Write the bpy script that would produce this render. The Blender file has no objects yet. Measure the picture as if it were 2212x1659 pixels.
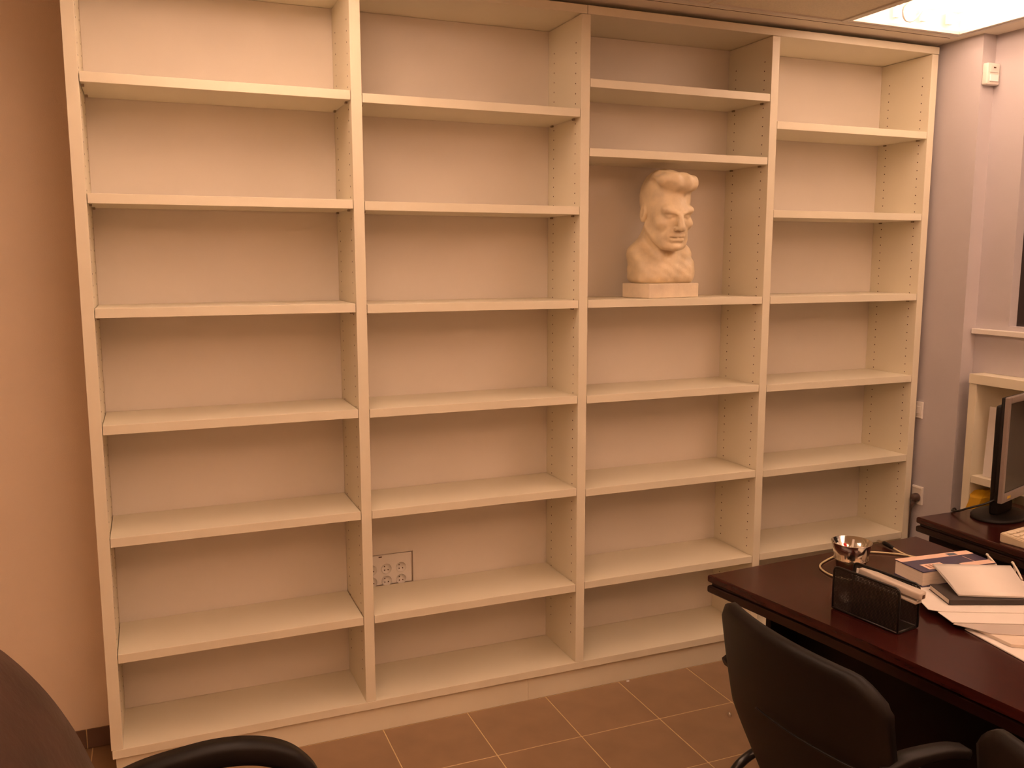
import bpy, bmesh, math, random
import numpy as np
from mathutils import Vector, Matrix
random.seed(7)
SC = bpy.context.scene
COL = SC.collection
PI = math.pi

# ------------------------------------------------------------------ camera
YAW, PITCH, ROLL, FPX = -0.3890, -0.1409, -0.0005, 1907.0
CAM = Vector((0.1943, -3.0046, 1.7337))
fw = Vector((-math.sin(YAW)*math.cos(PITCH), math.cos(YAW)*math.cos(PITCH), math.sin(PITCH)))
rt = Vector((math.cos(YAW), math.sin(YAW), 0)); up = rt.cross(fw)
c_, s_ = math.cos(ROLL), math.sin(ROLL)
r2 = c_*rt + s_*up; u2 = -s_*rt + c_*up
cd = bpy.data.cameras.new('camera'); cam = bpy.data.objects.new('camera', cd); COL.objects.link(cam)
M4 = Matrix((r2, u2, -fw)).transposed().to_4x4(); M4.translation = CAM
cam.matrix_world = M4
cd.sensor_width = 36.0; cd.lens = FPX*36.0/2212.0; cd.clip_start = 0.05
SC.camera = cam

# ------------------------------------------------------------------ world + exposure
w = bpy.data.worlds.new('night'); SC.world = w; w.use_nodes = True
w.node_tree.nodes['Background'].inputs[0].default_value = (0.02, 0.025, 0.04, 1)
w.node_tree.nodes['Background'].inputs[1].default_value = 0.15
SC.view_settings.view_transform = 'Standard'; SC.view_settings.look = 'None'
SC.view_settings.gamma = 1.0; SC.view_settings.use_curve_mapping = False
SC.view_settings.exposure = 0.0
LAMP_COLOR = (1.0, 0.62, 0.425); FILL_REAR_COLOR = (1.0, 0.545, 0.33); LAMP_RIGHT = 14.5; LAMP_LEFT = 18.0; FILL_MID = 17.0; FILL_REAR = 16.5

# ------------------------------------------------------------------ materials
MATS = {}
def mat(name, col, rough=0.5, metal=0.0, var=0.0, vscale=8.0, bump=0.0, bscale=200.0, coat=0.0, stretch=None, col2=None, emit=None, spec=0.5, trans=0.0):
    m = bpy.data.materials.new(name); m.use_nodes = True; nt = m.node_tree; b = nt.nodes['Principled BSDF']
    b.inputs['Base Color'].default_value = (*col, 1); b.inputs['Roughness'].default_value = rough; b.inputs['Metallic'].default_value = metal
    b.inputs['Specular IOR Level'].default_value = spec
    b.inputs['Coat Weight'].default_value = coat; b.inputs['Coat Roughness'].default_value = 0.08
    b.inputs['Transmission Weight'].default_value = trans
    tc = nt.nodes.new('ShaderNodeTexCoord')
    src = tc.outputs['Object']
    if stretch:
        mp = nt.nodes.new('ShaderNodeMapping'); mp.inputs['Scale'].default_value = stretch
        nt.links.new(src, mp.inputs['Vector']); src = mp.outputs['Vector']
    if var > 0 or col2:
        n = nt.nodes.new('ShaderNodeTexNoise'); n.inputs['Scale'].default_value = vscale; n.inputs['Detail'].default_value = 5
        nt.links.new(src, n.inputs['Vector'])
        mx = nt.nodes.new('ShaderNodeMix'); mx.data_type = 'RGBA'
        c2 = col2 if col2 else tuple(max(0, c*(1-var)) for c in col)
        mx.inputs[6].default_value = (*col, 1); mx.inputs[7].default_value = (*c2, 1)
        rp = nt.nodes.new('ShaderNodeValToRGB'); rp.color_ramp.elements[0].position = 0.35; rp.color_ramp.elements[1].position = 0.68
        nt.links.new(n.outputs['Fac'], rp.inputs['Fac']); nt.links.new(rp.outputs['Color'], mx.inputs[0])
        nt.links.new(mx.outputs[2], b.inputs['Base Color'])
    if bump > 0:
        n2 = nt.nodes.new('ShaderNodeTexNoise'); n2.inputs['Scale'].default_value = bscale; n2.inputs['Detail'].default_value = 3
        nt.links.new(src, n2.inputs['Vector'])
        bp = nt.nodes.new('ShaderNodeBump'); bp.inputs['Strength'].default_value = bump; bp.inputs['Distance'].default_value = 0.002
        nt.links.new(n2.outputs['Fac'], bp.inputs['Height']); nt.links.new(bp.outputs['Normal'], b.inputs['Normal'])
    if emit:
        b.inputs['Emission Color'].default_value = (*emit[0], 1); b.inputs['Emission Strength'].default_value = emit[1]
    MATS[name] = m
    return m
LAM  = mat('cream_laminate', (0.82, 0.765, 0.60), 0.42, var=0.03, vscale=3, bump=0.05, bscale=900)
LAMB = mat('cream_laminate_back', (0.78, 0.72, 0.635), 0.6, var=0.03, vscale=4)
HOLE = mat('drilled_hole_dark', (0.10, 0.05, 0.03), 0.9)
PINM = mat('shelf_pin_metal', (0.35, 0.28, 0.2), 0.4, metal=0.8)
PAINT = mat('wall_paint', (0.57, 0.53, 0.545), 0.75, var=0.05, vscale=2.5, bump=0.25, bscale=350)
PAINT2 = mat('wall_paint_warm', (0.82, 0.69, 0.54), 0.75, var=0.05, vscale=2.5, bump=0.25, bscale=350)
WHITE = mat('white_plastic', (0.80, 0.76, 0.70), 0.4)
CEILP = mat('ceiling_plaster', (0.86, 0.80, 0.68), 0.8, var=0.04, vscale=4)
CEILT = mat('ceiling_tile_fissured', (0.84, 0.77, 0.62), 0.9, var=0.10, vscale=160, bump=0.5, bscale=260)
TRIM = mat('ceiling_trim_metal', (0.72, 0.68, 0.60), 0.4)
TILE = mat('brown_floor_tile', (0.325, 0.205, 0.115), 0.42, var=0.14, vscale=9, bump=0.06, bscale=120)
TILE2 = mat('brown_skirting_tile', (0.17, 0.10, 0.07), 0.45, var=0.15, vscale=9)
GROUT = mat('yellowish_grout', (0.72, 0.55, 0.29), 0.9, var=0.1, vscale=30)
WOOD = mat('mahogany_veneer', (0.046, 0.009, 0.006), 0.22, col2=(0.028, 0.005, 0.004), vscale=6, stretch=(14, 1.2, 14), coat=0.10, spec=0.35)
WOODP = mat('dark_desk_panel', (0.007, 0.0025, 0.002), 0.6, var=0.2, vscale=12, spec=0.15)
WOODE = mat('mahogany_edge', (0.014, 0.004, 0.003), 0.3, coat=0.15, spec=0.3, var=0.2, vscale=20)
BLK = mat('black_plastic', (0.007, 0.005, 0.004), 0.5, bump=0.08, bscale=600, spec=0.3)
BLKS = mat('black_shell_plastic', (0.006, 0.004, 0.003), 0.5, bump=0.05, bscale=500, spec=0.25)
FABR = mat('black_fabric', (0.02, 0.016, 0.015), 0.95, bump=0.4, bscale=800)
TUBE = mat('black_steel_tube', (0.012, 0.010, 0.009), 0.28)
BROWNL = mat('brown_leather', (0.060, 0.027, 0.019), 0.45, var=0.35, vscale=7, bump=0.6, bscale=45)
CHROME = mat('polished_steel', (0.75, 0.70, 0.62), 0.12, metal=1.0)
STEEL = mat('brushed_steel', (0.6, 0.55, 0.5), 0.3, metal=1.0)
PAPER = mat('white_paper', (0.74, 0.69, 0.64), 0.7, var=0.03, vscale=12)
PAPER2 = mat('greyish_paper', (0.66, 0.58, 0.52), 0.6, var=0.06, vscale=12)
PAGES = mat('book_pages', (0.72, 0.62, 0.52), 0.8, var=0.18, vscale=5, stretch=(1, 1, 180))
BLUE = mat('dark_blue_cover', (0.055, 0.045, 0.115), 0.22, var=0.2, vscale=6, coat=0.3)
SALMON = mat('salmon_cover', (0.82, 0.57, 0.45), 0.35)
GREYB = mat('blue_grey_print', (0.10, 0.12, 0.17), 0.4)
BROWNP = mat('brown_print', (0.36, 0.20, 0.13), 0.5)
NOTE = mat('black_notebook_cover', (0.035, 0.025, 0.020), 0.5, bump=0.2, bscale=500)
STAP = mat('pale_grey_plastic', (0.52, 0.45, 0.38), 0.38)
TAN = mat('tan_card', (0.42, 0.25, 0.16), 0.7, var=0.1, vscale=9)
CABLE = mat('cream_cable', (0.58, 0.48, 0.29), 0.45)
CABW = mat('white_cable', (0.75, 0.68, 0.58), 0.4)
RED = mat('red_plastic', (0.65, 0.02, 0.02), 0.35)
SILV = mat('silver_bezel', (0.30, 0.25, 0.23), 0.35, metal=0.35)
SCREEN = mat('dark_screen', (0.018, 0.012, 0.012), 0.25)
YELP = mat('yellow_print', (0.75, 0.50, 0.05), 0.5)
KEYB = mat('beige_keyboard', (0.66, 0.56, 0.40), 0.5)
KEYC = mat('beige_keycap', (0.72, 0.63, 0.48), 0.5)
YEL = mat('yellow_plastic', (0.62, 0.34, 0.015), 0.4, var=0.25, vscale=14, bump=0.4, bscale=30)
BUST = mat('plaster_bust', (0.88, 0.74, 0.50), 0.42, var=0.22, vscale=16, bump=0.5, bscale=90)
BUSTB = mat('plaster_bust_base', (0.86, 0.74, 0.56), 0.5, var=0.15, vscale=18, bump=0.3, bscale=90)
FRAMEW = mat('dark_window_frame', (0.03, 0.02, 0.018), 0.4)
GLASS = mat('window_glass', (0.75, 0.78, 0.8), 0.02, trans=1.0)
NIGHT = mat('night_facade', (0.01, 0.01, 0.012), 0.9)
PLUG = mat('brown_plug', (0.085, 0.05, 0.04), 0.45)
LAMPM = mat('lit_tube', (0.9, 0.9, 0.9), 0.5, emit=(LAMP_COLOR, LAMP_RIGHT))
LAMPL = mat('lit_tube_left', (0.9, 0.9, 0.9), 0.5, emit=(LAMP_COLOR, LAMP_LEFT))
FILLC = mat('fill_tube_middle', (0.9, 0.9, 0.9), 0.5, emit=(LAMP_COLOR, FILL_MID))  # tubes of the unseen middle lamps, added for more light
FILLR = mat('fill_tube_rear', (0.9, 0.9, 0.9), 0.5, emit=(FILL_REAR_COLOR, FILL_REAR))  # tubes of the fill lamps added behind the camera
REFL = mat('lamp_housing_white', (0.93, 0.92, 0.90), 0.4)
TRANSP = mat('clear_plastic_sleeve', (0.8, 0.72, 0.66), 0.15, trans=0.35)

# ------------------------------------------------------------------ helpers
def obj(name, bm, m, parent=None, smooth=False, loc=None):
    me = bpy.data.meshes.new(name)
    bmesh.ops.recalc_face_normals(bm, faces=bm.faces[:])
    bm.to_mesh(me); bm.free()
    if smooth:
        for p in me.polygons: p.use_smooth = True
    for x in (m if isinstance(m, (list, tuple)) else [m]): me.materials.append(x)
    o = bpy.data.objects.new(name, me); COL.objects.link(o)
    if parent: o.parent = parent
    if loc: o.location = loc
    return o
def inst(src, name, parent, loc, rotz=0.0):
    o = bpy.data.objects.new(name, src.data); COL.objects.link(o); o.parent = parent; o.location = loc; o.rotation_euler = (0, 0, rotz)
    return o
def thing(name, label, cat, loc=(0, 0, 0), rotz=0.0, group=None):
    o = bpy.data.objects.new(name, None); COL.objects.link(o); o.empty_display_size = 0.1
    o.location = loc; o.rotation_euler = (0, 0, rotz); tag(o, label, cat, group); return o
def tag(o, label, cat, group=None):
    o['label'] = label; o['category'] = cat
    if group: o['group'] = group
    return o
def struct(o, label=None):
    o['kind'] = 'structure'
    if label: o['label'] = label
    return o
def box(bm, x0, x1, y0, y1, z0, z1, bev=0.0, seg=1, mi=0):
    if x0 > x1: x0, x1 = x1, x0
    if y0 > y1: y0, y1 = y1, y0
    if z0 > z1: z0, z1 = z1, z0
    n0 = len(bm.faces)
    g = bmesh.ops.create_cube(bm, size=1.0)
    for v in g['verts']:
        v.co = Vector(((x0+x1)/2+v.co.x*(x1-x0), (y0+y1)/2+v.co.y*(y1-y0), (z0+z1)/2+v.co.z*(z1-z0)))
    if bev > 0:
        es = list({e for v in g['verts'] for e in v.link_edges})
        bmesh.ops.bevel(bm, geom=es, offset=bev, segments=seg, affect='EDGES', profile=0.5)
    bm.faces.ensure_lookup_table()
    for f in bm.faces[n0:]: f.material_index = mi
    return bm
def B(x0, x1, y0, y1, z0, z1, bev=0.0, seg=1):
    return box(bmesh.new(), x0, x1, y0, y1, z0, z1, bev, seg)
def prism(poly, z0, z1, bev=0.0, seg=2, bm=None):
    bm = bm or bmesh.new()
    lo = [bm.verts.new((p[0], p[1], z0)) for p in poly]; hi = [bm.verts.new((p[0], p[1], z1)) for p in poly]
    fs = [bm.faces.new(lo[::-1]), bm.faces.new(hi)]
    n = len(poly)
    for i in range(n): fs.append(bm.faces.new((lo[i], lo[(i+1) % n], hi[(i+1) % n], hi[i])))
    if bev > 0:
        es = {e for f in fs[:2] for e in f.edges}
        bmesh.ops.bevel(bm, geom=list(es), offset=bev, segments=seg, affect='EDGES', profile=0.5)
    return bm
def spline(pts, n=8):
    P = [Vector(p) for p in pts]; P = [2*P[0]-P[1]] + P + [2*P[-1]-P[-2]]; out = []
    for i in range(1, len(P)-2):
        a, b, c, d = P[i-1], P[i], P[i+1], P[i+2]
        for k in range(n):
            t = k/n
            out.append(0.5*((2*b)+(c-a)*t+(2*a-5*b+4*c-d)*t*t+(3*b-a-3*c+d)*t**3))
    out.append(P[-2]); return out
def tube(pts, r, seg=8, bm=None, caps=True, rads=None):
    bm = bm or bmesh.new(); P = [Vector(p) for p in pts]; rings = []
    nrm = None
    for i, p in enumerate(P):
        t = (P[min(i+1, len(P)-1)]-P[max(i-1, 0)]).normalized()
        if nrm is None:
            nrm = t.orthogonal().normalized()
        else:
            nrm = (nrm - t*nrm.dot(t)).normalized()
        bn = t.cross(nrm); rr = rads[i] if rads else r
        rings.append([bm.verts.new(p+rr*(math.cos(a)*nrm+math.sin(a)*bn)) for a in [2*PI*k/seg for k in range(seg)]])
    for a, b in zip(rings, rings[1:]):
        for k in range(seg): bm.faces.new((a[k], a[(k+1) % seg], b[(k+1) % seg], b[k]))
    if caps:
        bm.faces.new(rings[0][::-1]); bm.faces.new(rings[-1])
    return bm
def ribbon(pts, side, wdt, th, nrm_fn=None, bm=None):
    """sweep a rounded flat section along pts; side = width axis"""
    bm = bm or bmesh.new(); P = [Vector(p) for p in pts]; S = Vector(side).normalized(); rings = []
    sec = [(-.5, -.25), (-.42, -.5), (.42, -.5), (.5, -.25), (.5, .25), (.42, .5), (-.42, .5), (-.5, .25)]
    for i, p in enumerate(P):
        t = (P[min(i+1, len(P)-1)]-P[max(i-1, 0)]).normalized(); n = t.cross(S).normalized()
        rings.append([bm.verts.new(p+S*(a*wdt)+n*(b*th)) for a, b in sec])
    for a, b in zip(rings, rings[1:]):
        for k in range(8): bm.faces.new((a[k], a[(k+1) % 8], b[(k+1) % 8], b[k]))
    bm.faces.new(rings[0][::-1]); bm.faces.new(rings[-1]); return bm
def lathe(prof, seg=40, bm=None, closed=False):
    bm = bm or bmesh.new(); rings = []
    for r, z in prof: rings.append([bm.verts.new((r*math.cos(2*PI*k/seg), r*math.sin(2*PI*k/seg), z)) for k in range(seg)])
    for a, b in zip(rings, rings[1:]):
        for k in range(seg): bm.faces.new((a[k], a[(k+1) % seg], b[(k+1) % seg], b[k]))
    bm.faces.new(rings[0][::-1]); bm.faces.new(rings[-1]); return bm
def rot2(p, a, o=(0, 0)):
    return (o[0]+p[0]*math.cos(a)-p[1]*math.sin(a), o[1]+p[0]*math.sin(a)+p[1]*math.cos(a))

# ------------------------------------------------------------------ room shell
RX0, RY0, ZC = -1.75, -4.6, 2.66
XA, XB, YB = 3.465, 3.54, -0.20           # right wall, its shallow step back
WBK = 0.30                                 # back wall plane
struct(obj('wall_back', B(RX0-0.1, 3.8, WBK, WBK+0.12, 0, 2.9), PAINT2), 'plain painted wall behind the bookcase')
struct(obj('wall_left', B(RX0-0.12, RX0, RY0, WBK, 0, 2.9), PAINT2), 'plain painted side wall')
struct(obj('wall_front', B(RX0, 3.8, RY0-0.12, RY0, 0, 2.9), PAINT2), 'plain painted wall behind the camera')
WY0, WY1, WZ0, WZ1 = -0.36, -1.75, 1.45, 2.46   # window opening
CY0, CY1, CZ1 = -0.255, -1.95, 1.243           # low built-in shelf unit
bm = bmesh.new()
box(bm, XA, 3.80, YB, WBK, 0, 2.9)
box(bm, XB, 3.80, CY0, YB, 0, 2.9)
box(bm, XB, 3.80, WY0, CY0, CZ1, 2.9)
box(bm, XB, 3.80, CY1, WY0, CZ1, WZ0)
box(bm, XB, 3.80, CY1, WY0, WZ1, 2.9)
box(bm, XB, 3.80, CY1, WY1, WZ0, WZ1)
box(bm, 3.76, 3.80, CY1, CY0, 0, CZ1)
box(bm, XB, 3.80, RY0, CY1, 0, 2.9)
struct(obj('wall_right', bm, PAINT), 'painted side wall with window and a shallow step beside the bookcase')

# floor: screed + tiles as pieces
TX, TY, OX, OY = 0.331, 0.319, 0.915, 0.0157
fl = struct(obj('floor', B(RX0, 3.8, RY0, WBK, -0.06, -0.0012), GROUT), 'brown tiled floor with thin yellowish joints')
tile_src = None
i0 = math.floor((RX0-OX)/TX); i1 = math.ceil((3.55-OX)/TX); j0 = -1; j1 = math.ceil((OY-RY0)/TY)
tm = B(-TX/2+0.0019, TX/2-0.0019, -TY/2+0.0019, TY/2-0.0019, -0.012, 0.0, 0.001)
for j in range(j0, j1):
    for i in range(i0, i1):
        cx, cy = OX+(i+.5)*TX, OY-(j+.5)*TY
        if cx-TX/2 < RX0-0.01 or cx > 3.6 or cy < RY0: continue
        if j == -1 and cy + TY/2 > WBK+0.06: pass
        if tile_src is None:
            tile_src = obj('tile', tm, TILE, fl, loc=(cx, cy, 0))
        else:
            inst(tile_src, 'tile', fl, (cx, cy, 0))
# skirting tiles along the back wall, left of the bookcase
sk = struct(obj('baseboard_back', B(RX0, -0.004, WBK-0.006, WBK-0.0005, 0.0005, 0.072), GROUT), 'low brown tile skirting on the wall left of the bookcase')
x = -0.004; xs = [-0.004, -0.094] + [-0.094-TX*k for k in range(1, 6)]
for a, b in zip(xs, xs[1:]):
    obj('skirting_tile', B(b+0.002, a-0.002, WBK-0.012, WBK-0.006, 0.003, 0.074, 0.001), TILE2, sk)
sk2 = struct(obj('baseboard_right', B(XA-0.006, XA-0.0005, YB, 0.28, 0.0005, 0.072), GROUT), 'low brown tile skirting on the wall right of the bookcase')
obj('skirting_tile', B(XA-0.012, XA-0.006, YB+0.002, -0.01, 0.003, 0.074, 0.001), TILE2, sk2)

# ceiling: plain border, exposed grid with tiles, recessed lamps in some cells
G = 0.625; GX0, GY0 = 3.412-9*G, -0.118        # grid origin (x from left), first grid line near the bookcase
NX, NY = 8, 7
lampcells = {(8, 0): 'A', (8, 1): 'A', (4, 0): 'B', (4, 1): 'B'}
for q in (4, 8): lampcells[(q, 2)] = lampcells[(q, 3)] = 'M'
for q in (2, 4, 6, 8): lampcells[(q, 4)] = lampcells[(q, 5)] = 'R'
bm = bmesh.new()
box(bm, RX0, XB+0.02, GY0, WBK, ZC, ZC+0.03)                 # border towards the bookcase
box(bm, 3.412, XB+0.02, RY0, GY0, ZC, ZC+0.03)               # border towards the window wall
box(bm, RX0, 3.412, RY0, GY0-NY*G, ZC, ZC+0.03)
ce = struct(obj('ceiling', bm, CEILP), 'suspended ceiling with speckled tiles and a plain border')
slab = struct(obj('ceiling_slab', B(RX0-0.1, 3.8, RY0-0.1, WBK+0.1, 2.86, 2.96), CEILP), 'concrete slab above the suspended ceiling')
tsrc = None
for i in range(1, 9):
    for j in range(NY):
        if (i, j) in lampcells: continue
        cx, cy = GX0+(i+.5)*G, GY0-(j+.5)*G
        if cx-G/2 < RX0-0.01: continue
        if tsrc is None: tsrc = obj('ceiling_tile', B(-G/2+0.008, G/2-0.008, -G/2+0.008, G/2-0.008, 0.004, 0.016), CEILT, ce, loc=(cx, cy, ZC))
        else: inst(tsrc, 'ceiling_tile', ce, (cx, cy, ZC))
# grid bars
def gridbar(x0, x1, y0, y1): obj('grid_bar', B(x0, x1, y0, y1, ZC-0.002, ZC+0.012, 0.0006), TRIM, ce)
for i in range(1, 10):
    xx = GX0+i*G
    y = GY0
    gridbar(xx-0.010, xx+0.010, GY0-NY*G, GY0)
for j in range(0, NY+1):
    yy = GY0-j*G
    for i in range(1, 9):
        if (i, j) in lampcells and (i, j-1) in lampcells: continue
        xx = GX0+i*G; gridbar(xx+0.010, xx+G-0.010, yy-0.010, yy+0.010)
obj('border_groove', B(RX0, 3.40, GY0+0.030, GY0+0.033, ZC-0.0008, ZC+0.001), HOLE, ce)

# ------------------------------------------------------------------ recessed ceiling lamps
def lamp(i, j, label):
    x0, x1 = GX0+i*G+0.012, GX0+(i+1)*G-0.012; y1, y0 = GY0-j*G-0.012, GY0-(j+2)*G+0.012
    cx, cy = (x0+x1)/2, (y0+y1)/2
    t = thing('ceiling_lamp', label, 'ceiling lamp', (cx, cy, ZC), 0, 'recessed ceiling lamps')
    hx, hy, H = (x1-x0)/2, (y1-y0)/2, 0.085
    bm = bmesh.new()
    box(bm, -hx, -hx+0.004, -hy, hy, 0.0, H); box(bm, hx-0.004, hx, -hy, hy, 0.0, H)
    box(bm, -hx+0.004, hx-0.004, -hy, -hy+0.004, 0.0, H); box(bm, -hx+0.004, hx-0.004, hy-0.004, hy, 0.0, H)
    box(bm, -hx, hx, -hy, hy, H, H+0.004)
    obj('housing', bm, REFL, t)
    bm = bmesh.new()
    box(bm, -hx+0.008, hx-0.008, hy-0.016, hy-0.006, 0.0, 0.012, 0.001)
    box(bm, -hx+0.008, hx-0.008, -hy+0.006, -hy+0.016, 0.0, 0.012, 0.001)
    box(bm, -hx+0.006, -hx+0.016, -hy+0.018, hy-0.018, 0.0, 0.012, 0.001)
    box(bm, hx-0.016, hx-0.006, -hy+0.018, hy-0.018, 0.0, 0.012, 0.001)
    obj('frame', bm, TRIM, t)
    lm = (LAMPM if i == 8 else LAMPL) if j == 0 else (FILLC if j == 2 else FILLR)
    for q in range(4):
        tx = (q-1.5)*0.142
        obj('tube', tube([(tx, -hy+0.035, 0.046), (tx, hy-0.035, 0.046)], 0.013, 10), lm, t, True)
        obj('tube_holder', B(tx-0.012, tx+0.012, -hy+0.018, -hy+0.034, 0.030, 0.075), REFL, t)
        obj('tube_holder', B(tx-0.012, tx+0.012, hy-0.034, hy-0.018, 0.030, 0.075), REFL, t)
    pts = spline([(-0.10, hy-0.16, H-0.004), (-0.11, hy-0.10, 0.050), (-0.06, hy-0.06, 0.016), (-0.01, hy-0.06, 0.020), (0.02, hy-0.10, H-0.004)], 6)
    obj('supply_cable', tube(pts, 0.004, 6), WHITE, t, True)
    return t
lamp(8, 0, 'lit white recessed ceiling lamp above the right end of the bookcase')
lamp(4, 0, 'lit recessed ceiling lamp above the left half of the bookcase')
lamp(8, 2, 'added unseen fill lamp overhead between desk and window, next to the visible one')  # this and the next: unseen, added to brighten the bays and right wall
lamp(4, 2, 'added unseen fill lamp over the middle of the room')
lamp(8, 4, 'added fill lamp behind the camera on the window side')  # from here on: unseen lamps added as frontal fill for the back panels
lamp(6, 4, 'added fill lamp behind the camera, second from the window side')
lamp(4, 4, 'added fill lamp behind the camera, third from the window side')
lamp(2, 4, 'added fill lamp behind the camera at the far left')

# ------------------------------------------------------------------ bookcase
P, T, D, ST = 0.85, 0.0364, 0.285, 0.030
ZB, ZT = 0.129, 2.614
bc = thing('bookcase', 'cream white four-bay bookcase with empty shelves covering the wall', 'bookcase', (0, 0, 0))
for k in range(5):
    u = obj('upright', B(k*P, k*P+T, 0.0, D+0.006, ZB+0.0005, ZT-0.0015, 0.0008), LAM, bc)
    bm = bmesh.new()
    n = 64
    for q in range(n):
        z = 0.24+q*0.0362
        for y in (0.045, 0.235):
            if k > 0: tube([(k*P+0.001, y, z), (k*P-0.0004, y, z)], 0.0027, 8, bm)
            if k < 4: tube([(k*P+T-0.001, y, z), (k*P+T+0.0004, y, z)], 0.0027, 8, bm)
    h = obj('shelf_pin_hole', bm, HOLE, u); h['kind'] = 'stuff'; h['label'] = 'rows of small drilled shelf pin holes'
WTOT = 4*P+T
obj('bottom_board', B(0.003, WTOT, -0.001, D+0.006, ZB-ST, ZB, 0.0008), LAM, bc)
obj('top_board', B(-0.0, 2*P+T*0.62, -0.001, D+0.006, ZT, ZT+ST, 0.0008), LAM, bc)
obj('top_board', B(2*P+T*0.62+0.0015, WTOT+0.002, -0.001, D+0.006, ZT, ZT+ST, 0.0008), LAM, bc)
obj('plinth', B(0.012, 1.50, 0.0158, 0.034, 0.0005, ZB-ST-0.0025, 0.0006), LAM, bc)
obj('plinth', B(1.501, WTOT-0.004, 0.0158, 0.034, 0.0005, ZB-ST-0.0025, 0.0006), LAM, bc)
# back panels (the second one has a cut-out for the sockets)
SX0, SX1, SZ0, SZ1 = 0.90, 1.115, 0.452, 0.582
for k in range(4):
    a, b = k*P+T+0.0006, (k+1)*P-0.0006
    bm = bmesh.new()
    if k != 1: box(bm, a, b, D, D+0.005, ZB+0.001, ZT-0.001)
    else:
        box(bm, a, b, D, D+0.005, ZB+0.001, SZ0); box(bm, a, b, D, D+0.005, SZ1, ZT-0.001)
        box(bm, a, SX0, D, D+0.005, SZ0, SZ1); box(bm, SX1, b, D, D+0.005, SZ0, SZ1)
    obj('back_panel', bm, LAMB, bc)
Z = {0: [2.1361, 1.7809, 1.4320, 1.0646, .6981, .3059], 1: [2.1298, 1.7768, 1.4277, 1.0620, .6969, .3057],
     2: [2.2393, 1.9909, 1.4281, 1.0591, .6901, .3110], 3: [2.1350, 1.7810, 1.4267, 1.0556, .6859, .3161]}
sm = B(0.0022, P-T-0.0022, 0.0008, D-0.002, -ST, 0, 0.0008); ssrc = None; psrc = None
for k in range(4):
    for z in Z[k]:
        loc = (k*P+T, 0, z+0.15)
        if ssrc is None: s = ssrc = obj('shelf', sm, LAM, bc, loc=loc)
        else: s = inst(ssrc, 'shelf', bc, loc)
        for px in (0.004, P-T-0.012):
            for py in (0.038, 0.228):
                if psrc is None: psrc = obj('shelf_pin', B(0, 0.008, 0, 0.014, -ST-0.007, -ST-0.0002, 0.001), PINM, s, loc=(px, py, 0))
                else: inst(psrc, 'shelf_pin', s, (px, py, 0))
# sockets in the cut-out
so = thing('socket_panel', 'white six-socket outlet panel seen through a cut-out low in the second bay', 'socket panel', (0, D+0.004, 0))
obj('plate', B(SX0+0.004, SX1-0.004, 0.003, 0.009, SZ0+0.002, SZ1-0.005, 0.0015), WHITE, so)
obj('rating_mark', B(0.977, 0.990, 0.0022, 0.0032, 0.567, 0.571), HOLE, so)
for ix in range(3):
    for iz in range(2):
        cx, cz = 0.949+ix*0.059, 0.513-iz*0.049
        ring = lathe([(0.0215, 0), (0.0215, 0.0016), (0.0195, 0.0016), (0.0195, 0.0004)], 24)
        for v in ring.verts: v.co = Vector((v.co.x, -v.co.z, v.co.y))
        r = obj('socket', ring, WHITE, so, True, loc=(cx, 0.0028, cz+0.006))
        bm = bmesh.new()
        for dx, dz in ((-0.008, 0.012), (-0.008, -0.003), (0.006, -0.003)): tube([(dx, -0.0005, dz-0.002), (dx, -0.0012, dz-0.002)], 0.0024, 8, bm)
        obj('contact_hole', bm, HOLE, r)

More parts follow.
